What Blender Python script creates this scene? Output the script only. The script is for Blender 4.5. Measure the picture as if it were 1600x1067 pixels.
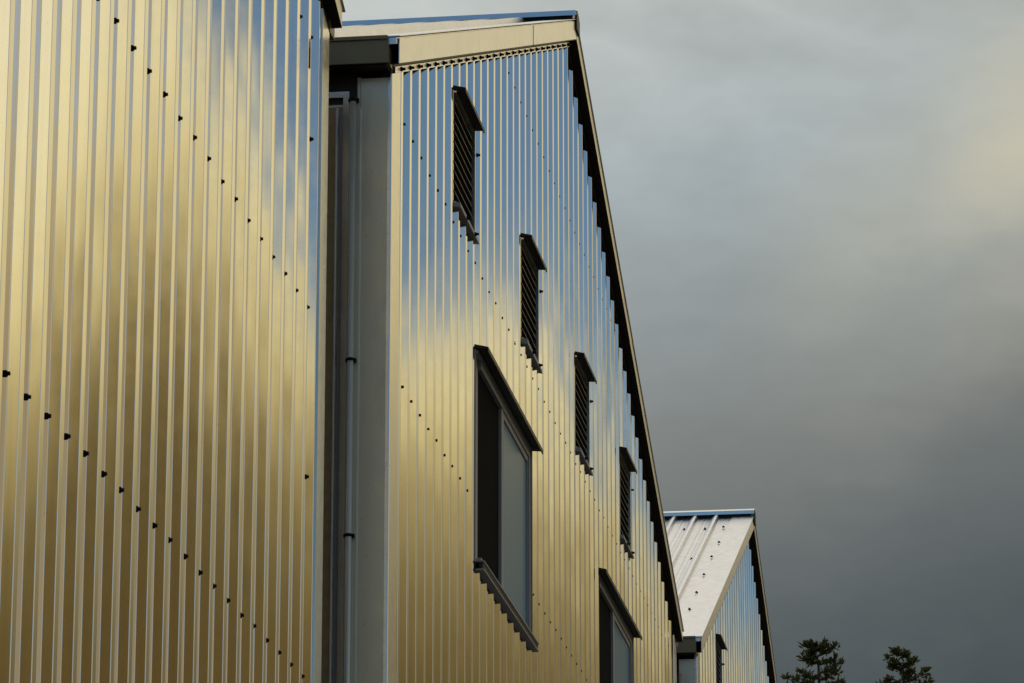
import bpy, bmesh, math, random
from mathutils import Vector, Matrix
random.seed(7)
R = math.radians
for o in list(bpy.data.objects): bpy.data.objects.remove(o)
S = bpy.context.scene
C = S.collection

# ------------------------------------------------------------ camera
cd = bpy.data.cameras.new('camera'); cam = bpy.data.objects.new('camera', cd); C.objects.link(cam)
cd.sensor_width = 36; cd.lens = 142.29; cd.clip_start = 0.1; cd.clip_end = 3000
M3 = Matrix(((.13598, -.26789, -.95381), (-.99071, -.03702, -.13084), (-.00026, .96274, -.27043)))
cam.matrix_world = Matrix.Translation((0, -2.1, 1.6)) @ M3.to_quaternion().to_matrix().to_4x4()
S.camera = cam
S.view_settings.view_transform = 'Standard'; S.view_settings.look = 'None'
S.view_settings.gamma = 1; S.view_settings.use_curve_mapping = False; S.view_settings.exposure = 0

# ------------------------------------------------------------ sky and sun
SUN_AZ, SUN_EL = -60, 9
w = bpy.data.worlds.new('World'); S.world = w; w.use_nodes = True
nt = w.node_tree; nt.nodes.clear()
def N(t, **k):
    n = nt.nodes.new(t)
    for a, b in k.items(): setattr(n, a, b)
    return n
def L(a, b): nt.links.new(a, b)
def mth(op, a, b=None, c=None, clamp=False):
    n = N('ShaderNodeMath', operation=op); n.use_clamp = clamp
    for i, v in enumerate((a, b, c)):
        if v is None: continue
        if isinstance(v, (int, float)): n.inputs[i].default_value = v
        else: L(v, n.inputs[i])
    return n.outputs[0]
def ramp(v, lo, hi, stops, interp='LINEAR'):
    t = mth('DIVIDE', mth('SUBTRACT', v, lo), hi-lo, clamp=True)
    n = N('ShaderNodeValToRGB'); cr = n.color_ramp; cr.interpolation = interp
    col = lambda c: (c, c, c, 1) if isinstance(c, (int, float)) else (*c, 1)
    st = [((x-lo)/(hi-lo), col(c)) for x, c in stops]
    cr.elements[0].position, cr.elements[0].color = st[0]
    cr.elements[1].position, cr.elements[1].color = st[-1]
    for p, c in st[1:-1]:
        e = cr.elements.new(p); e.color = c
    L(t, n.inputs[0]); return n.outputs[0]
def mixc(f, a, b, mode='MIX'):
    n = N('ShaderNodeMix', data_type='RGBA', blend_type=mode)
    for s, v in ((n.inputs[0], f), (n.inputs[6], a), (n.inputs[7], b)):
        if isinstance(v, tuple): s.default_value = (*v, 1)
        elif isinstance(v, (int, float)): s.default_value = v
        else: L(v, s)
    return n.outputs[2]
tc = N('ShaderNodeTexCoord'); sp = N('ShaderNodeSeparateXYZ'); L(tc.outputs['Generated'], sp.inputs[0])
az = mth('MULTIPLY', mth('ARCTAN2', sp.outputs[1], sp.outputs[0]), 180/math.pi)
el0 = mth('MULTIPLY', mth('ARCSINE', sp.outputs[2]), 180/math.pi)
def noise(scale, detail, rough, stretch=(1, 1, 2.2), dist=0.0):
    mp = N('ShaderNodeMapping'); mp.inputs['Scale'].default_value = stretch; L(tc.outputs['Generated'], mp.inputs[0])
    n = N('ShaderNodeTexNoise'); n.inputs['Scale'].default_value = scale; n.inputs['Detail'].default_value = detail
    n.inputs['Roughness'].default_value = rough; n.inputs['Distortion'].default_value = dist
    L(mp.outputs[0], n.inputs['Vector']); return mth('SUBTRACT', n.outputs[0], .5)
n1, n2, n3 = noise(14, 4, .55), noise(45, 5, .55), noise(5, 4, .5, (1, 1, 1.5))
el = mth('ADD', el0, mth('ADD', mth('MULTIPLY', n1, 1.2), mth('MULTIPLY', n2, .8)))
# height (degrees) up to which the cloud bank stands, round the horizon
T = ramp(az, -180, 180, [(-180, 0), (-150, .06), (-132, .33), (-125.9, .30), (-124, .28), (-122.6, .244), (-122, .230), (-121.6, .215), (-121.1, .198), (-119.8, .196),
    (-118.3, .208), (-117.5, .198), (-116.9, .179), (-116.5, .161), (-116.1, .140), (-115.75, .126), (-115.4, .134), (-115.1, .164), (-114.75, .156), (-114.45, .118), (-111, .12), (-95, .24), (-70, .42), (-40, .55),
    (-10, .85), (60, .95), (110, .5), (150, .06), (180, 0)])
T = mth('MULTIPLY', T, 80)
cover = ramp(mth('SUBTRACT', el, T), -1.3, 1.3, [(-1.3, 1.0), (-.5, .90), (.4, .20), (1.3, .05)], 'EASE')
# lower dark edge of the bank on the sunset side
Tb = ramp(az, -130, -105, [(-130, 0.833), (-125.4, 0.893), (-124.7, 1.183), (-124, 1.393), (-123.2, 1.353), (-122.4, 1.093), (-121.4, 0.893), (-120, 0.783), (-118, 0.693), (-116.5, 0.453), (-115.4, 0.133), (-114, 0.033), (-112, 0.233), (-105, 1.233)])
Tb = mth('ADD', mth('MULTIPLY', Tb, 6), 9.0)
warm = ramp(mth('SUBTRACT', el, Tb), -6, 12, [(-6, (.13, .085, .028)), (-3, (.15, .105, .036)), (-1.3, (.25, .185, .07)), (0, (.50, .39, .17)), (1.0, (.86, .71, .34)),
    (2.5, (1.04, .91, .53)), (6, (1.05, .95, .66)), (12, (.9, .82, .6))])
streak = ramp(el, 8, 30, [(8, (.10, .085, .045)), (11.5, (.19, .16, .085)), (13.5, (.34, .29, .15)), (15.5, (.72, .59, .29)), (18, (.82, .69, .36)), (21, (.80, .69, .42)), (30, (.8, .74, .6))])
tilt = mth('ADD', el, mth('MULTIPLY', az, .16))
grey = ramp(tilt, 4, 34, [(4, (.060, .070, .075)), (11, (.080, .100, .108)), (12.5, (.112, .134, .140)), (15, (.225, .240, .235)), (17.2, (.325, .365, .372)),
    (19, (.44, .50, .515)), (21.5, (.54, .575, .56)), (26, (.74, .73, .66)), (34, (1.0, .95, .84))])
grey = mixc(mth('MULTIPLY', mth('ABSOLUTE', n1), 1.2, clamp=True), grey, (.17, .18, .175))
gl = mth('MULTIPLY', ramp(az, -3, 5, [(-3, 1.0), (.2, .8), (2.2, .28), (5, 0)], 'EASE'), ramp(mth('SUBTRACT', el, mth('MULTIPLY', az, -.5)), 14.2, 21.5, [(14.2, 0.0), (17.0, .35), (18.4, 1.0), (19.2, .75), (20.6, .2), (21.5, .1)], 'EASE'))
grey = mixc(gl, grey, (.70, .655, .50))
grey = mixc(ramp(az, 8, 60, [(8, 0), (45, .6), (60, .6)]), grey, (.40, .47, .60))
dk = ramp(az, -2, 9, [(-2, .80), (3, .9), (9, 1.0)])
grey = mixc(1.0, grey, dk, 'MULTIPLY')
side = ramp(az, -60, 10, [(-60, 1), (-9, 1), (-7.5, .75), (-5.5, .2), (-4, .08), (-.5, 0.0), (10, 0.0)], 'EASE')
side2 = ramp(az, -180, 0, [(-180, 1), (-100, 1), (-60, 0), (0, 0)], 'EASE')
goldc = mixc(side2, streak, warm)
goldc = mixc(1.0, goldc, ramp(az, -112, -14, [(-112, 1.0), (-106, .55), (-98, .30), (-40, .30), (-24, .7), (-14, 1.0)]), 'MULTIPLY')
cloud = mixc(side, grey, goldc)
# thin brighter haze low down behind the camera
sky = N('ShaderNodeTexSky', sky_type='NISHITA', sun_disc=False, sun_elevation=R(SUN_EL), sun_rotation=R(90-SUN_AZ))
sky.air_density = 1.0; sky.dust_density = .1; sky.ozone_density = 4
b1 = N('ShaderNodeBackground'); L(sky.outputs[0], b1.inputs[0]); b1.inputs[1].default_value = .15
b2 = N('ShaderNodeBackground'); L(cloud, b2.inputs[0])
ms = N('ShaderNodeMixShader'); L(cover, ms.inputs[0]); L(b1.outputs[0], ms.inputs[1]); L(b2.outputs[0], ms.inputs[2])
wo = N('ShaderNodeOutputWorld'); L(ms.outputs[0], wo.inputs[0])
w.cycles.sampling_method = 'MANUAL'; w.cycles.sample_map_resolution = 2048

sd = bpy.data.lights.new('sun', 'SUN'); sun = bpy.data.objects.new('sun', sd); C.objects.link(sun)
sd.energy = .5; sd.angle = R(78); sd.color = (1, .84, .6)
sv = Vector((math.cos(R(SUN_AZ))*math.cos(R(SUN_EL)), math.sin(R(SUN_AZ))*math.cos(R(SUN_EL)), math.sin(R(SUN_EL))))
sun.rotation_euler = sv.to_track_quat('Z', 'Y').to_euler(); sun.location = (0, -20, 30)

# ------------------------------------------------------------ materials
def mat(name, base, metal=0., rough=.5, spangle=0., dirt=0., wave=0., grain=0., ior=1.45, streak=0.):
    m = bpy.data.materials.new(name); m.use_nodes = True; t = m.node_tree; b = t.nodes['Principled BSDF']
    b.inputs['Metallic'].default_value = metal; b.inputs['IOR'].default_value = ior
    co = t.nodes.new('ShaderNodeTexCoord').outputs['Object']
    def nz(scale, det=3, st=(1, 1, 1), rg=.5):
        mp = t.nodes.new('ShaderNodeMapping'); mp.inputs['Scale'].default_value = st; t.links.new(co, mp.inputs[0])
        n = t.nodes.new('ShaderNodeTexNoise'); n.inputs['Scale'].default_value = scale; n.inputs['Detail'].default_value = det; n.inputs['Roughness'].default_value = rg
        t.links.new(mp.outputs[0], n.inputs['Vector']); return n.outputs[0]
    def mix(f, a, c, mode='MIX'):
        n = t.nodes.new('ShaderNodeMix'); n.data_type = 'RGBA'; n.blend_type = mode
        for s, v in ((n.inputs[0], f), (n.inputs[6], a), (n.inputs[7], c)):
            if isinstance(v, tuple): s.default_value = (*v, 1)
            elif isinstance(v, (int, float)): s.default_value = v
            else: t.links.new(v, s)
        return n.outputs[2]
    def mr(v, a, c, d, e):
        n = t.nodes.new('ShaderNodeMapRange'); t.links.new(v, n.inputs[0])
        for i, x in enumerate((a, c, d, e)): n.inputs[i+1].default_value = x
        return n.outputs[0]
    colr = base
    if spangle:
        v = t.nodes.new('ShaderNodeTexVoronoi'); v.inputs['Scale'].default_value = 260; t.links.new(co, v.inputs['Vector'])
        sp_ = t.nodes.new('ShaderNodeSeparateColor'); t.links.new(v.outputs['Color'], sp_.inputs[0])
        colr = mix(mr(sp_.outputs[0], 0, 1, 0, spangle), colr, tuple(c*.55 for c in base))
    if dirt:
        colr = mix(mr(nz(7, 6, (1, 1, .25), .6), .52, .75, 0, dirt), colr, (.19, .15, .10))
        colr = mix(mr(nz(120, 1), .74, .78, 0, dirt*1.4), colr, (.10, .07, .045))
    if streak: colr = mix(mr(nz(55, 3, (1, 1, .03)), .45, .75, 0, streak), colr, tuple(c*.5 for c in base))
    if grain: colr = mix(mr(nz(30, 4, (1, 1, 1)), .35, .7, 0, grain), colr, tuple(c*.4 for c in base))
    if streak:
        oi = t.nodes.new('ShaderNodeObjectInfo'); colr = mix(mr(oi.outputs['Random'], 0, 1, 0, .13), colr, tuple(c*.5 for c in base))
    if isinstance(colr, tuple): b.inputs['Base Color'].default_value = (*colr, 1)
    else: t.links.new(colr, b.inputs['Base Color'])
    if spangle or dirt: t.links.new(mr(nz(22, 4), .3, .7, rough*.88, rough*1.15), b.inputs['Roughness'])
    else: b.inputs['Roughness'].default_value = rough
    if wave:
        bp = t.nodes.new('ShaderNodeBump'); bp.inputs['Strength'].default_value = 1; bp.inputs['Distance'].default_value = wave
        t.links.new(nz(2.3, 2, (1.6, 1.6, .75)), bp.inputs['Height'])
        t.links.new(bp.outputs[0], b.inputs['Normal'])
    return m
WALL = mat('galvalume_sheet', (.80, .775, .70), 1, 0.062, spangle=.05, dirt=.10, streak=.16, wave=.0012)
TRIM = mat('galvalume_trim', (.78, .755, .69), 1, .24, spangle=.06, dirt=.10, wave=.0012)
TONED_TRIM = mat('recess_toned_trim', (.86, .78, .58), .45, .32, spangle=.1, dirt=.3, wave=.0012)  # same metal as the other trim; recess light and shade put into its colour
ROOFM = mat('galvalume_roof', (.86, .85, .83), 1, .34, spangle=.08, dirt=.10, wave=.004)
PALE = mat('pale_flashing', (.90, .89, .86), .85, .32, dirt=.10, wave=.002)
GUT = mat('weathered_gutter', (.27, .20, .095), .3, .42, dirt=.4, wave=.004)
DARK = mat('bronze_flashing', (.030, .021, .012), .2, .5, grain=.4)
VOID = mat('dark_void', (.012, .010, .008), 0, .85)
SCREW = mat('screw_rubber', (.014, .013, .013), 0, .5, ior=1.2)
FRAME = mat('window_frame_grey', (.40, .375, .34), .0, .55, grain=.15)
BLADE = mat('louver_blade', (.13, .115, .09), .3, .5)
GLASS = mat('window_glass', (.18, .33, .42), 0, .22, ior=1.16)
SCREEN = mat('insect_screen', (.012, .011, .009), 0, .9, ior=1.1)
BARK = mat('bark', (.10, .07, .045), 0, .9, grain=.6)
def leafmat():
    m = mat('conifer_needles', (.12, .105, .030), 0, .7, grain=.4, ior=1.2); t = m.node_tree
    b = t.nodes['Principled BSDF']; tr = t.nodes.new('ShaderNodeBsdfTranslucent'); tr.inputs[0].default_value = (.12, .11, .03, 1)
    mx = t.nodes.new('ShaderNodeMixShader'); mx.inputs[0].default_value = .5
    t.links.new(b.outputs[0], mx.inputs[1]); t.links.new(tr.outputs[0], mx.inputs[2]); t.links.new(mx.outputs[0], t.nodes['Material Output'].inputs[0]); return m
LEAF = leafmat()
ASPH = mat('asphalt', (.055, .053, .048), 0, .9, grain=.5)
CONC = mat('concrete', (.24, .22, .19), 0, .85, grain=.3)

# ------------------------------------------------------------ mesh helpers
class MB:
    def __init__(s): s.v = []; s.f = []
    def quad(s, a, b, c, d):
        k = len(s.v); s.v += [tuple(a), tuple(b), tuple(c), tuple(d)]; s.f.append((k, k+1, k+2, k+3)); return s
    def prism(s, poly, vec):
        """poly: list of 3D points, extruded by vec"""
        k = len(s.v); n = len(poly); vec = Vector(vec)
        s.v += [tuple(p) for p in poly] + [tuple(Vector(p)+vec) for p in poly]
        s.f.append(tuple(range(k+n-1, k-1, -1))); s.f.append(tuple(range(k+n, k+2*n)))
        for i in range(n):
            j = (i+1) % n; s.f.append((k+i, k+j, k+n+j, k+n+i))
        return s
    def box(s, x0, x1, y0, y1, z0, z1):
        return s.prism([(x0, y0, z0), (x1, y0, z0), (x1, y1, z0), (x0, y1, z0)], (0, 0, z1-z0))
    def tube(s, pts, rad, n=8):
        rings = []
        for i, p in enumerate(pts):
            p = Vector(p); d = (Vector(pts[min(i+1, len(pts)-1)])-Vector(pts[max(i-1, 0)])).normalized()
            a = d.orthogonal().normalized(); b = d.cross(a); r = rad[i] if isinstance(rad, (list, tuple)) else rad
            k = len(s.v); s.v += [tuple(p+a*r*math.cos(2*math.pi*j/n)+b*r*math.sin(2*math.pi*j/n)) for j in range(n)]; rings.append(k)
        for a, b in zip(rings, rings[1:]):
            for j in range(n): s.f.append((a+j, a+(j+1) % n, b+(j+1) % n, b+j))
        s.f.append(tuple(rings[0]+j for j in range(n-1, -1, -1))); s.f.append(tuple(rings[-1]+j for j in range(n)))
        return s
    def mesh(s, name, m, smooth=False):
        me = bpy.data.meshes.new(name); me.from_pydata(s.v, [], s.f); me.materials.append(m)
        bm = bmesh.new(); bm.from_mesh(me)
        if not smooth: bmesh.ops.recalc_face_normals(bm, faces=bm.faces)
        bm.to_mesh(me); bm.free()
        if smooth:
            for p in me.polygons: p.use_smooth = True
        return me
    def build(s, name, m, parent=None, **k):
        return link(name, s.mesh(name, m), parent, **k)
def link(name, me, parent=None, loc=(0, 0, 0), rot=None, label=None):
    o = bpy.data.objects.new(name, me); C.objects.link(o); o.location = loc
    if rot: o.rotation_euler = rot
    if parent: o.parent = parent
    if label: o['label'] = label
    return o
def thing(name, label, cat, loc=(0, 0, 0), group=None):
    o = bpy.data.objects.new(name, None); C.objects.link(o); o.location = loc; o['label'] = label; o['category'] = cat
    if group: o['group'] = group
    return o

# hex-head screw with a rubber washer, axis along -Y (head towards the street)
def screw_mesh(h=.0115):
    bm = MB()
    bm.tube([(0, 0, 0), (0, -.004, 0)], .0082, 10); bm.tube([(0, -.004, 0), (0, -.0058, 0)], .0068, 10)
    bm.tube([(0, -.0058, 0), (0, -h, 0)], .0050, 6)
    return bm.mesh('screw', SCREW)
SM = screw_mesh(.0150); SM_NEAR = screw_mesh(.0118)

K = 2.1; EYE = 1.6
P = .087*K              # rib pitch
RIB, WEB, FRONT, VAL = .0245, .017, .20*P, None
VAL = P-FRONT-2*WEB
def zz(z): return z*K+EYE

def profile(x0, x1, phase):
    """points (x, y) of the box-rib sheet between x0 and x1; y=0 rib face, y=RIB valley; corners softly bent"""
    pts = []; k = math.floor((x0-phase)/P)-1
    raw = []
    while phase+k*P < x1+P:
        a = phase+k*P+.0*P; j = random.uniform(-.00005, .00005); j2 = random.uniform(-.00005, .00005)
        raw += [(a, RIB), (a+VAL, RIB), (a+VAL+WEB+j, 0+j2), (a+VAL+WEB+FRONT+j, 0-j2)]; k += 1
    r = .0020; out = []
    for i in range(1, len(raw)-1):
        p, q, s = Vector(raw[i-1]), Vector(raw[i]), Vector(raw[i+1])
        a = q+(p-q).normalized()*r; b = q+(s-q).normalized()*r
        for t in (0, .25, .5, .75, 1):
            out.append(tuple(a*(1-t)**2+q*2*t*(1-t)+b*t*t))
    res = []
    for i, p in enumerate(out):
        if i and out[i-1][0] < x0 <= p[0]:
            q = out[i-1]; t = (x0-q[0])/(p[0]-q[0]); res.append((x0, q[1]+t*(p[1]-q[1])))
        if x0 < p[0] < x1: res.append(p)
        if i and out[i-1][0] < x1 <= p[0]:
            q = out[i-1]; t = (x1-q[0])/(p[0]-q[0]); res.append((x1, q[1]+t*(p[1]-q[1])))
    ded = [res[0]]
    for p in res[1:]:
        if p[0]-ded[-1][0] > 1e-5: ded.append(p)
    return ded

class Building:
    def __init__(s, label, uL, uR, uA, zE, slope, y, phase, group='metal clad gable buildings in a row'):
        s.uL, s.uR, s.uA, s.zE, s.sl, s.y = uL*K, uR*K, uA*K, zz(zE), slope, y
        s.phase = phase*K - .80*VAL; s.open = []
        s.root = thing('gabled_building', label, 'building', ((s.uL+s.uR)/2, y, 0), group)
        s.off = Vector(s.root.location)
    def top(s, x): return s.zE+s.sl*((x-s.uL) if x < s.uA else (s.uR-x))
    def part(s, name, mb, m, parent=None, label=None):
        mb.v = [tuple(Vector(v)-s.off) for v in mb.v]
        return link(name, mb.mesh(name, m), parent or s.root, label=label)
    def place(s, me, name, loc, rot=None, parent=None):
        return link(name, me, parent or s.root, Vector(loc)-s.off, rot)
    def walls(s, x0, x1, gap=.021):
        k = math.floor((x0-s.phase)/(5*P))
        while s.phase+k*5*P < x1:
            a = max(x0, s.phase+k*5*P-.25*VAL); b = min(x1, s.phase+(k+1)*5*P-.25*VAL); k += 1
            if b-a < .01: continue
            pr = profile(a, b, s.phase); mb = MB()
            # split at the opening edges and at the apex
            cuts = sorted({c for o in s.open for c in o[:2]} | {s.uA})
            q = [pr[0]]
            for p in pr[1:]:
                for c in cuts:
                    if q[-1][0]+1e-5 < c < p[0]-1e-5:
                        t = (c-q[-1][0])/(p[0]-q[-1][0]); q.append((c, q[-1][1]+t*(p[1]-q[-1][1])))
                q.append(p)
            tilt = random.uniform(-.0012, .0012)
            def ring(xa, ya, xb, yb, za, zb, zc, zd):
                mb.quad((xa, s.y+ya, za), (xb, s.y+yb, zb), (xb, s.y+yb, zd), (xa, s.y+ya, zc))
            for (xa, ya), (xb, yb) in zip(q, q[1:]):
                xm = (xa+xb)/2; ta, tb = s.top(xa)-gap, s.top(xb)-gap; lo = 0.15
                for o in sorted((o for o in s.open if o[0] < xm < o[1]), key=lambda o: o[2]):
                    ring(xa, ya, xb, yb, lo, lo, o[2], o[2]); lo = o[3]
                ring(xa, ya, xb, yb, lo, lo, ta, tb)
            me = bpy.data.meshes.new('wall_panel'); mb.v = [tuple(Vector(v)-s.off) for v in mb.v]
            me.from_pydata(mb.v, [], mb.f); me.materials.append(WALL)
            bm = bmesh.new(); bm.from_mesh(me); bmesh.ops.remove_doubles(bm, verts=bm.verts, dist=1e-5); bm.to_mesh(me); bm.free()
            link('wall_panel', me, s.root)
    def screws(s, rows, x0, x1, skip=()):
        n = 0; k = math.ceil((x0-s.phase-.8*VAL)/P)
        while s.phase+.80*VAL+k*P < x1:
            x = s.phase+.80*VAL+k*P; k += 1
            for z in rows:
                Z = zz(z)
                if Z > s.top(x)-.06: continue
                if any(o[0]-.03 < x < o[1]+.03 and o[2]-.03 < Z < o[3]+.05 for o in s.open): continue
                s.place(SM_NEAR if s.y > .05 else SM, 'screw', (x+random.uniform(-.004, .004), s.y+RIB, Z+random.uniform(-.004, .004)), (random.uniform(-.1, .1), random.uniform(0, 6), random.uniform(-.1, .1))); n += 1
        return n

def make(label, uL, uR, uA, zE, slope, d, phase, openings, rows, scr, trimL=True, side_window=False, roof_detail=False, depth=11., fascia_break=None):
    y = (d-1)*K
    b = Building(label, uL, uR, uA, zE, slope, y, phase)
    b.open = [(o[1]*K, o[2]*K, zz(o[3]), zz(o[4])) for o in openings]
    x0 = b.uL+(.165 if trimL else 0); x1 = b.uR-.115
    b.walls(x0, x1)
    # solid body behind the sheets, with pockets for the openings
    xl, xr = b.uL+.012, b.uR-.012
    body = MB().prism([(xl, y+.16, 0), (xr, y+.16, 0), (xr, y+.16, b.top(xr)-.03), (b.uA, y+.16, b.top(b.uA)-.03), (xl, y+.16, b.top(xl)-.03)], (0, depth-.3, 0))
    b.part('wall_core', body, VOID)
    rowsn = b.screws(rows, max(x0, scr[0]*K), min(x1, scr[1]*K))
    # corner trims: a front leg and a side leg, bent from one sheet
    for xa, sg, fw, sw in ((b.uL, 1, .168, .100), (b.uR, -1, .120, .10)):
        t = .0016; zt = b.zE-.035
        r = .006
        pts = [(xa+sg*fw, y+.004), (xa+sg*fw, y-.004), (xa+sg*r, y-.004), (xa+sg*.0015, y-.0025), (xa, y-.004+r), (xa, y+.0105), (xa+sg*.004, y+.0105), (xa+sg*.004, y+.004)]
        ct = MB(); n_ = len(pts)
        ct.v = [(p[0], p[1], .15) for p in pts]+[(p[0], p[1], b.top(p[0])-.0225) for p in pts]
        ct.f = [tuple(range(n_-1, -1, -1)), tuple(range(n_, 2*n_))]+[(i, (i+1) % n_, n_+(i+1) % n_, n_+i) for i in range(n_)]
        b.part('corner_trim', ct, TRIM)
        b.part('side_trim', MB().box(min(xa, xa+sg*.004), max(xa, xa+sg*.004), y+.011, y+sw, .15, zt), TONED_TRIM)
    # side wall sheets (seen head-on at the left side)
    for xa, sg in ((b.uL, 1), (b.uR, -1)):
        mb = MB(); yy = y+.112; pr = []
        n = 0
        while yy < y+depth-.2 :
            pr += [(yy, 0.012), (yy+VAL, .012), (yy+VAL+WEB, .012-RIB*.5), (yy+VAL+WEB+FRONT, .012-RIB*.5), (yy+P, .012)]; yy += P; n += 1
        if side_window: pr = [p for p in pr if p[0] > y+1.15]
        for (ya, xa_), (yb, xb_) in zip(pr, pr[1:]):
            if yb-ya < 1e-4: continue
            mb.quad((xa+sg*xa_, ya, .15), (xa+sg*xb_, yb, .15), (xa+sg*xb_, yb, b.zE-.06), (xa+sg*xa_, ya, b.zE-.06))
        b.part('side_cladding', mb, WALL)
    # ---- gable edge: white screw strip, vent closure, fascia
    def edge(sgn, xs, xe, dz0, dz1, y0, y1, name, m, label=None):
        zf = lambda x: b.top(x)
        poly = [(xs, y0, zf(xs)+dz0), (xe, y0, zf(xe)+dz0), (xe, y0, zf(xe)+dz1), (xs, y0, zf(xs)+dz1)]
        return b.part(name, MB().prism(poly, (0, y1-y0, 0)), m, label=label)
    A = b.uA; ov = .035
    for sgn, xe in ((1, b.uL), (-1, b.uR)):
        if sgn == 1: edge(sgn, xe+sgn*.055, A, -.022, 0., y-.0045, y-.001, 'screw_strip', PALE)
        edge(sgn, xe+sgn*.055, A, 0., .022 if sgn == 1 else .031, y+.004, y+.05, 'vent_closure', DARK)
        lip = [(xe-sgn*.045), A]
        if sgn == 1 and fascia_break:
            segs = [(xe-sgn*.045, fascia_break*K), (fascia_break*K+.004, A)]
        else: segs = [(xe-sgn*.045, A)]
        for i, (a_, c_) in enumerate(segs):
            lo_ = .014 if sgn == 1 else .036
            edge(sgn, a_, c_, lo_, .100, y-ov-.002*i, y-ov+.003, 'fascia', PALE if sgn == 1 else TONED_TRIM)
            edge(sgn, a_, c_, lo_-.004, lo_, y-ov-.003*i, y+.012, 'fascia_return', DARK)
        edge(sgn, xe-sgn*.045, A, .1005, .1025, y-ov+.0035, y+.075, 'rake_flashing', ROOFM)
        # screws along the strip, one per rib
        k = 0; xs = b.phase+.80*VAL+math.ceil((b.uL+.01-b.phase-.8*VAL)/P)*P
        while xs < b.uR and sgn == 1:
            if xs < A-.02: b.place(SM, 'screw', (xs, y-.0045, b.top(xs)-.011), (0, random.uniform(0, 6), 0))
            xs += P
    # ---- roof slabs
    th = math.atan(slope)
    for sgn, xe in ((1, b.uL-.075), (-1, b.uR+.075)):
        zr = b.top(A)+.104; ze = zr-slope*abs(A-xe)
        poly = [(xe, y-ov+.006, ze-.022), (A, y-ov+.006, zr-.022), (A, y-ov+.006, zr), (xe, y-ov+.006, ze)]
        b.part('roof_panel', MB().prism(poly, (0, depth, 0)), ROOFM)
        # soffit board under the eave
        # ribs up the slope
        ribs = MB(); cnt = 0; yy = y+.165 if True else 0
        L_ = abs(A-xe)-.03
        yy = y+.205
        me = None
        while yy < y+depth-.2:
            x_a, x_b = xe+sgn*.004, A-sgn*.035
            za, zb = zr-slope*abs(A-x_a), zr-slope*abs(A-x_b)
            sec = lambda x, z: [(x, yy-.014, z-.002), (x, yy+.044, z-.002), (x, yy+.010, z+.028), (x, yy-.006, z+.028)]
            one = MB(); a4, b4 = sec(x_a, za), sec(x_b, zb)
            one.v = a4+b4; one.f = [(0, 1, 2, 3), (7, 6, 5, 4), (0, 4, 5, 1), (1, 5, 6, 2), (2, 6, 7, 3), (3, 7, 4, 0)]
            # two low stiffening beads in the pan
            for dy in (.055, .083):
                k0 = len(one.v)
                for x, z in ((x_a, za), (x_b, zb)): one.v += [(x, yy+dy-.006, z-.001), (x, yy+dy+.006, z-.001), (x, yy+dy, z+.003)]
                one.f += [(k0, k0+3, k0+5, k0+2), (k0+2, k0+5, k0+4, k0+1), (k0, k0+2, k0+1), (k0+3, k0+4, k0+5)]
            if roof_detail and sgn == 1 and cnt < 8: b.part('roof_rib', one, ROOFM)
            else:
                k0 = len(ribs.v); ribs.v += one.v; ribs.f += [tuple(i+k0 for i in f) for f in one.f]
            cnt += 1; yy += .143
        o = b.part('roof_rib', ribs, ROOFM); o['kind'] = 'stuff'
        # flat rake cover lying over the first pan
        x_a, x_b = xe, A-sgn*.02
        za, zb = zr-slope*abs(A-x_a), zr-slope*abs(A-x_b)
        b.part('rake_cover', MB().prism([(x_a, y-ov-.006, za+.004), (x_b, y-ov-.006, zb+.004), (x_b, y-ov-.006, zb+.007), (x_a, y-ov-.006, za+.007)], (0, .145, 0)), ROOFM)
        # eave gutter running back along the side wall
        gx0, gx1 = (b.uL-.085, b.uL-.004) if sgn == 1 else (b.uR+.004, b.uR+.085)
        gt, gb = b.zE+.080, b.zE-.010
        g = MB()
        g.prism([(gx0, y-.004, gb), (gx1, y-.004, gb), (gx1, y-.004, gt), (gx0, y-.004, gt)], (0, depth-.1, 0))
        go = b.part('gutter', g, GUT)
        b.part('gutter_lip', MB().box(gx0-.006, gx0-.001, y-.002, y+depth-.1, gb-.004, gb+.006), GUT, go)
        b.part('gutter_lip', MB().box(gx0-.007, gx0-.001, y-.002, y+depth-.1, gt-.012, gt), GUT, go)
    for xa in (b.uL-.003, b.uR-.054) if d > .98 else (): b.part('eave_gap_shade', MB().box(xa, xa+.057, y+.001, y+.03, b.zE-.034, b.zE+.10), VOID)  # black plate stands in for the shade in the gap by the gutter end
    # ridge cap: two folded wings with turned-down lips
    zr = b.top(A)+.104
    for sgn in (1, -1):
        x_a = A-sgn*.06; zc = zr+.046
        cap = MB().prism([(x_a, y-ov-.008, zc-slope*.06), (A, y-ov-.008, zc), (A, y-ov-.008, zc+.003), (x_a-sgn*.003, y-ov-.008, zc-slope*.06+.003), (x_a-sgn*.004, y-ov-.008, zc-slope*.06-.021), (x_a, y-ov-.008, zc-slope*.06-.021)], (0, depth+.008, 0))
        b.part('ridge_cap', cap, TRIM)
    b.part('ridge_closure', MB().box(A-.048, A+.048, y-ov+.02, y+depth-.1, zr-.035, zr+.022), VOID)
    b.part('ridge_end', MB().prism([(A-.055, y-ov-.012, zr-.06), (A+.055, y-ov-.012, zr-.06), (A+.055, y-ov-.012, zr+.006), (A, y-ov-.012, zr+.03), (A-.055, y-ov-.012, zr+.006)], (0, .01, 0)), DARK)
    b.part('soffit', MB().box(b.uL-.070, b.uL-.001, y+.004, y+depth-.1, b.zE-.016, b.zE-.012), DARK)
    b.part('eave_trim', MB().box(b.uL-.001, b.uL+.004, y+.112, y+depth-.3, b.zE-.12, b.zE-.02), DARK)
    return b

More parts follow.
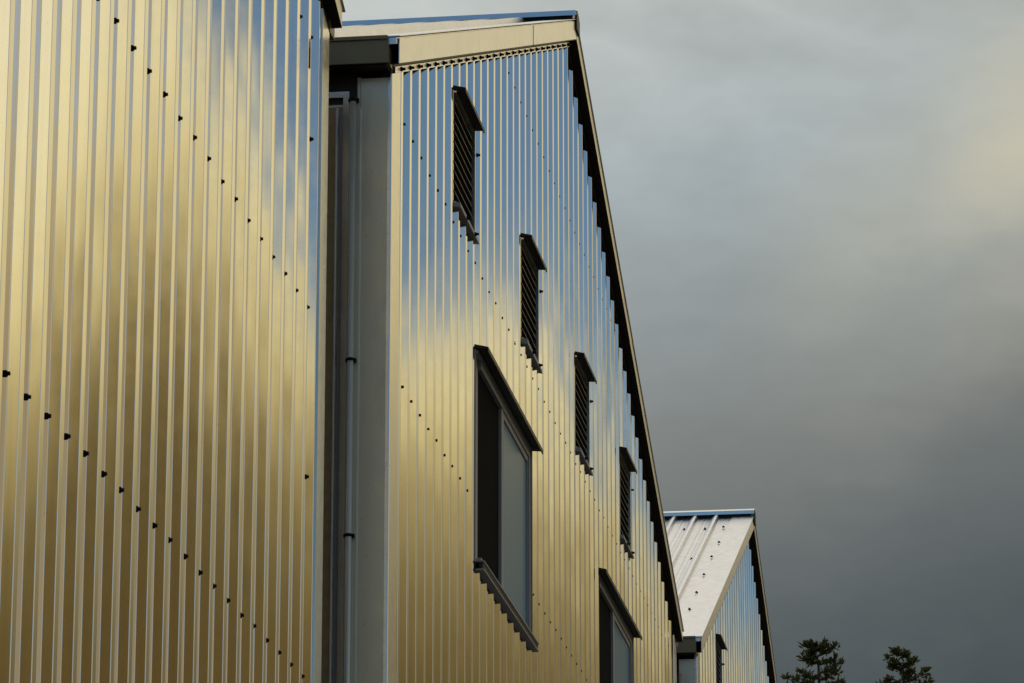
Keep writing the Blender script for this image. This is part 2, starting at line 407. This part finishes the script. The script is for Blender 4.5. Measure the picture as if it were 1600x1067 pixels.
def window(b, u0, u1, z0, z1):
    x0, x1, Z0, Z1 = u0*K, u1*K, zz(z0), zz(z1); y = b.y
    # pocket lining
    fr = MB(); f = .040
    fr.box(x0, x0+.012, y+.012, y+.15, Z0, Z1); fr.box(x1-.012, x1, y+.002, y+.15, Z0, Z1)
    fr.box(x0+.012, x1-.012, y+.004, y+.15, Z1-.012, Z1); fr.box(x0+.012, x1-.012, y+.004, y+.15, Z0, Z0+.012)
    win = b.part('window', fr, FRAME)
    yi = y+.009
    g = MB(); a, c = x0+.012, x1-.012; p, q = Z0+.012, Z1-.012
    g.box(a, a+.115, yi+.014, yi+.06, p, q); g.box(c-.030, c, yi, yi+.06, p, q)
    g.box(a+.115, c-.030, yi, yi+.06, q-.032, q); g.box(a+.115, c-.030, yi, yi+.06, p, p+.03)
    b.part('frame', g, FRAME, win)
    xm = a+.115+.575
    b.part('mullion', MB().box(xm, xm+.05, yi+.004, yi+.055, p+.03, q-.032), FRAME, win)
    sash = MB(); sa, sb = xm+.05, c-.03
    sash.box(sa, sa+.028, yi+.006, yi+.045, p+.03, q-.032); sash.box(sb-.014, sb, yi+.006, yi+.045, p+.03, q-.032)
    sash.box(sa+.028, sb-.014, yi+.006, yi+.045, q-.056, q-.032); sash.box(sa+.028, sb-.014, yi+.006, yi+.045, p+.03, p+.05)
    b.part('sash', sash, FRAME, win)
    b.part('insect_screen', MB().box(a+.115, xm, yi+.016, yi+.020, p+.03, q-.032), SCREEN, win)
    b.part('pane', MB().box(sa+.028, sb-.014, yi+.012, yi+.018, p+.05, q-.056), GLASS, win)
    # head flashing: drip cap that projects past both jambs
    hd = MB(); pr = .036
    hd.prism([(x0-.004, y+RIB, Z1+.020), (x0-.004, y-pr, Z1+.006), (x0-.004, y-pr, Z1-.012), (x0-.004, y-pr+.004, Z1-.012), (x0-.004, y-pr+.004, Z1+.000), (x0-.004, y+RIB, Z1+.004)], (x1-x0+.055, 0, 0))
    b.part('head_flashing', hd, DARK, win)
    # sill: sloping nose with two folds
    sl = MB(); e = (x1-x0+.014, 0, 0); xs = x0-.003
    sl.prism([(xs, y+.06, Z0+.012), (xs, y-.022, Z0+.002), (xs, y-.022, Z0-.004), (xs, y+.06, Z0+.004)], e)
    so = b.part('sill', sl, FRAME, win)
    b.part('sill_apron', MB().prism([(xs, y-.019, Z0-.0045), (xs, y-.014, Z0-.028), (xs, y-.002, Z0-.028), (xs, y-.002, Z0-.0045)], e), DARK, win)
    b.part('sill_drip', MB().prism([(xs, y-.021, Z0-.028), (xs, y-.021, Z0-.034), (xs, y+.012, Z0-.034), (xs, y+.012, Z0-.0285)], e), FRAME, win)
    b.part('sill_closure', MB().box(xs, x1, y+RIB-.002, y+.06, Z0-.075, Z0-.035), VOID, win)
    return win

def louver(b, u0, u1, z0, z1, n=11):
    x0, x1, Z0, Z1 = u0*K, u1*K, zz(z0), zz(z1); y = b.y
    fr = MB(); t = .008
    fr.box(x0, x0+t, y+.014, y+.11, Z0, Z1); fr.box(x1-t, x1, y+.001, y+.11, Z0, Z1)
    fr.box(x0+t, x1-t, y+.004, y+.11, Z1-t, Z1); fr.box(x0+t, x1-t, y+.004, y+.11, Z0, Z0+t)
    lv = b.part('louver_vent', fr, TRIM)
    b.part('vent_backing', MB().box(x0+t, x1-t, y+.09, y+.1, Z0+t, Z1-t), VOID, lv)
    bl = MB(); w_ = x1-x0-2*t-.002
    bl.prism([(0, 0, 0), (0, .050, .030), (0, .050, .027), (0, .002, -.0035), (0, 0, -.0035)], (w_, 0, 0))
    bm_ = bl.mesh('blade', BLADE); h = (Z1-Z0-2*t)/n
    for i in range(n):
        o = link('blade', bm_, lv, Vector((x0+t+.001, y+.010, Z0+t+.004+i*h))-b.off)
    hd = MB(); pr = .032; xs = x0-.004
    hd.prism([(xs, y+RIB, Z1+.018), (xs, y-pr, Z1+.005), (xs, y-pr, Z1-.010), (xs, y-pr+.004, Z1-.010), (xs, y-pr+.004, Z1+.000), (xs, y+RIB, Z1+.003)], (x1-x0+.022, 0, 0))
    b.part('head_flashing', hd, DARK, lv)
    sl = MB(); sl.prism([(xs+.006, y+.05, Z0+.012), (xs+.006, y-.012, Z0+.002), (xs+.006, y-.014, Z0-.016), (xs+.006, y-.010, Z0-.016), (xs+.006, y+.05, Z0-.004)], (x1-x0, 0, 0))
    b.part('sill', sl, FRAME, lv)
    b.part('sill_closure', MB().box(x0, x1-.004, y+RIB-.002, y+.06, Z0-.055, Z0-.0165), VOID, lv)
    for f in (.35, .78):
        b.place(SM, 'screw', (x0+f*(x1-x0), y-.013, Z0-.008), parent=lv)
    b.place(SM, 'screw', (x1+.045, y+.004, Z1-.085), parent=lv)
    return lv

# ------------------------------------------------------------ the three buildings
Z0W, Z1W = 1.548, 1.934
near = make('nearest corrugated metal building filling the left side, its gable peak out of frame', 1.20, 5.685, 3.4425, 2.115, .377, 1.0603, 5.5945,
            [], [.56, 1.103, 1.648, 2.068, 2.602], (2.9, 5.68))
for z in (1.396, 1.909):
    near.place(SM_NEAR, 'screw', (5.597*K, near.y+RIB-.004, zz(z)))
mops = [('w', 6.858, 7.590, Z0W, Z1W), ('w', 8.700, 9.432, Z0W, Z1W)] + [('l', u, u+.222, 2.120, 2.327) for u in (6.590, 7.466, 8.325, 9.162)]
mid = make('middle corrugated metal gable with four small louvered vents above two tall windows', 5.90, 10.47, 8.185, 2.125, .377, 1.0, 5.981,
           mops, [1.103, 1.653, 2.088, 2.602], (5.9, 10.4), side_window=True, fascia_break=7.477)
third_ops = [('l', 11.36, 11.56, 2.13, 2.325), ('l', 12.2, 12.4, 2.13, 2.325)]
third = make('farthest metal building, with a pale ribbed roof slope and blue ridge cap', 10.73, 14.57, 12.65, 2.150, .405, .969, 10.80,
             third_ops, [1.653, 2.088, 2.602], (10.7, 14.5), roof_detail=True)
for o in mops:
    (window if o[0] == 'w' else louver)(mid, *o[1:])
for o in third_ops: louver(third, *o[1:])

# ---- side wall of the middle building: cased window, conduit with clamps
def conduit(b, yc, clamps, r=.0105):
    c = b.part('conduit', MB().tube([(b.uL-.017, yc, .2), (b.uL-.017, yc, b.zE-.12)], r, 14), TONED_TRIM)
    for p in c.data.polygons: p.use_smooth = len(p.vertices) == 4
    for z in clamps:
        k = MB().tube([(b.uL-.017, yc, z-.005), (b.uL-.017, yc, z+.005)], r+.0015, 12)
        k.box(b.uL-.012, b.uL+.002, yc-.017, yc+.017, z-.006, z+.006)
        b.part('clamp', k, SCREW, c)
conduit(mid, .123, (5.952, 5.07, 4.49))
X = mid.uL; YS = .137
cas = MB()
cas.box(X-.010, X+.012, YS, YS+.020, .9, 5.962)
cas.box(X-.010, X+.012, YS, 1.14, 5.962, 5.982)
cas.box(X-.010, X+.012, 1.12, 1.14, .9, 5.962)
sw = mid.part('side_window', cas, TRIM)
mid.part('frame', MB().box(X+.004, X+.03, YS+.0205, YS+.034, .9, 5.961).box(X+.004, X+.03, YS+.034, 1.119, 5.93, 5.961), FRAME, sw)
mid.part('sash', MB().box(X+.000, X+.02, YS+.0345, YS+.046, .9, 5.929), TRIM, sw)
mid.part('panel', MB().box(X+.003, X+.019, YS+.0465, 1.118, .9, 5.929), mat('brown_door_panel', (.50, .36, .18), .35, .35, grain=.3), sw)
mid.part('side_filler', MB().box(X+.003, X+.011, .102, .1365, .2, mid.zE-.03).box(X+.003, X+.011, .1365, 1.15, 5.983, mid.zE-.13), TONED_TRIM)
mid.part('trim_hem', MB().box(X-.004, X+.003, .0965, .1015, .2, mid.zE-.14), PALE)
mid.part('bead', MB().box(X-.003, X+.0025, YS+.041, YS+.0455, .9, 5.92), PALE, sw)
conduit(third, third.y+.072+.018, (6.107,))

# ---- screws on the pale roof slope of the farthest building
T3 = third; th3 = math.atan(T3.sl)
zr3 = T3.top(T3.uA)+.104
def on_roof(s_, yy, lift=.0):
    x = 10.70*K+s_*math.cos(th3); return (x, yy, zr3-T3.sl*(T3.uA-x)+lift)
RM = MB(); RM.tube([(0, 0, 0), (0, 0, .003)], .0105, 10); RM.tube([(0, 0, .003), (0, 0, .011)], .006, 6)
RM = RM.mesh('roof_screw', SCREW)
yb = T3.y
for s_, ys in ((3.90, (.187, .325, .460, .6)), (2.70, (.178, .323, .466)), (1.415, (.173, .316))):
    for yy in ys: T3.place(RM, 'roof_screw', on_roof(s_, yy), (0, -th3, 0))
for s_, yy in ((3.91, .066), (3.28, .048), (2.72, .052), (2.05, .048), (1.415, .042), (.85, .038), (.20, .047)):
    T3.place(RM, 'roof_screw', on_roof(s_, yy, .007), (0, -th3, 0))

# ------------------------------------------------------------ ground
def ground(name, x0, x1, y0, y1, z, m):
    o = MB().quad((x0, y0, z), (x1, y0, z), (x1, y1, z), (x0, y1, z)).build(name, m); o['kind'] = 'structure'; return o
GR = mat('winter_grass', (.06, .065, .025), 0, .95, grain=.6)
ground('ground', -1200, 1500, -1200, 1200, 0, GR)
ground('road', -300, 400, -14, -6, .004, ASPH)
o = MB().box(-300, 400, -5.8, -1.0, 0, .12).build('pavement', CONC); o['kind'] = 'structure'

# ------------------------------------------------------------ conifers far behind
def conifer(name, label, x, y, h, seed, tops, rad=3.4):
    rnd = random.Random(seed)
    root = thing(name, label, 'tree', (x, y, 0))
    tr = MB(); pts = [(0, 0, 0)]; n = 12
    for i in range(1, n+1): pts.append((rnd.uniform(-.05, .05), rnd.uniform(-.05, .05), h*.985*i/n))
    tr.tube(pts, [.34*(1-i/n)**.8+.025 for i in range(n+1)], 8)
    lf = MB()
    def tuft(c, s_, d):
        # a spray of short flat needle clusters round a twig tip
        for _ in range(9):
            v = Vector((rnd.gauss(0, 1), rnd.gauss(0, 1), rnd.gauss(.25, .7))).normalized()*.9+d*.7
            v = v.normalized()*s_*rnd.uniform(.6, 1.1); w_ = v.cross(Vector((rnd.gauss(0, 1), rnd.gauss(0, 1), rnd.gauss(0, 1)))).normalized()*s_*.16
            c0 = c+Vector((rnd.uniform(-1, 1), rnd.uniform(-1, 1), rnd.uniform(-1, 1)))*s_*.3
            k = len(lf.v); lf.v += [tuple(c0), tuple(c0+v*.5+w_), tuple(c0+v), tuple(c0+v*.5-w_)]; lf.f.append((k, k+1, k+2, k+3))
    def limb(z, a, ln, up, dens=1.0):
        d = Vector((math.cos(a), math.sin(a), up)); base = Vector((0, 0, z)); p = base.copy(); path = [p.copy()]
        m = max(4, int(ln/.22)); 
        for i in range(m):
            t = (i+1)/m; p = base+Vector((d.x*ln*t, d.y*ln*t, d.z*ln*t+.28*ln*t*t*(1 if up < .3 else .4)))
            p += Vector((rnd.uniform(-.04, .04),)*3); path.append(p.copy())
            if t > .22:
                for s_ in (-1, 1, 0):
                    if rnd.random() > .92*dens: continue
                    side = Vector((-d.y, d.x, .25))*s_*rnd.uniform(.08, .42)*min(1, ln)*(1.25-t)
                    tuft(p+side, rnd.uniform(.13, .24), Vector((d.x*.5, d.y*.5, .6))+side)
        tr.tube([path[0], path[len(path)//2], path[-1]], [.03+.012*ln, .02, .008], 5)
    for (dz, yside, ln, up) in tops:
        ln *= .68      # limbs of the visible top, to the left (+y) or right (-y) of the trunk
        a = (math.pi/2 if yside > 0 else -math.pi/2)+rnd.uniform(-.35, .35)
        limb(h-dz, a, ln, up, 1.15)
    z = h-max(t[0] for t in tops)-.15
    while z > h*.25:
        for _ in range(3):
            t = (h-z)/h; limb(z+rnd.uniform(-.15, .15), rnd.uniform(0, 6.28), rad*min(1, .22+t*1.9)*rnd.uniform(.6, 1.1), rnd.uniform(-.1, .3), 1)
        z -= .42 if z > h-4 else .8
    link('trunk', tr.mesh('trunk', BARK), root)
    link('crown', lf.mesh('crown', LEAF, True), root)
conifer('conifer_tree', 'dark bushy conifer top beside the far gable, left of the two trees', 109.8, 4.45, 23.68, 3,
        [(.12, 1, .55, .35), (.1, -1, .35, .55), (.05, 1, .3, .5), (.25, -1, .75, .35), (.45, 1, .6, .0), (.5, -1, .7, .05), (.3, 1, .45, .1), (.75, -1, .9, .30), (.95, -1, .8, .2), (.9, 1, .75, .1), (1.1, 1, .85, .0), (1.2, -1, .9, .0), (1.25, 1, 1.2, .1)], 1.9)
conifer('conifer_tree', 'dark conifer with a thinner pointed top, right of the two trees', 110.4, 2.2, 23.56, 11,
        [(.05, 1, .22, .5), (.12, -1, .22, .3), (.3, 1, .5, .15), (.45, -1, .5, .45), (.5, 1, .4, .2), (.7, -1, .45, .3), (.85, -1, 1.0, .25), (.9, 1, .6, .05), (1.1, -1, 1.1, .1), (1.1, 1, .9, .0)], 1.7)
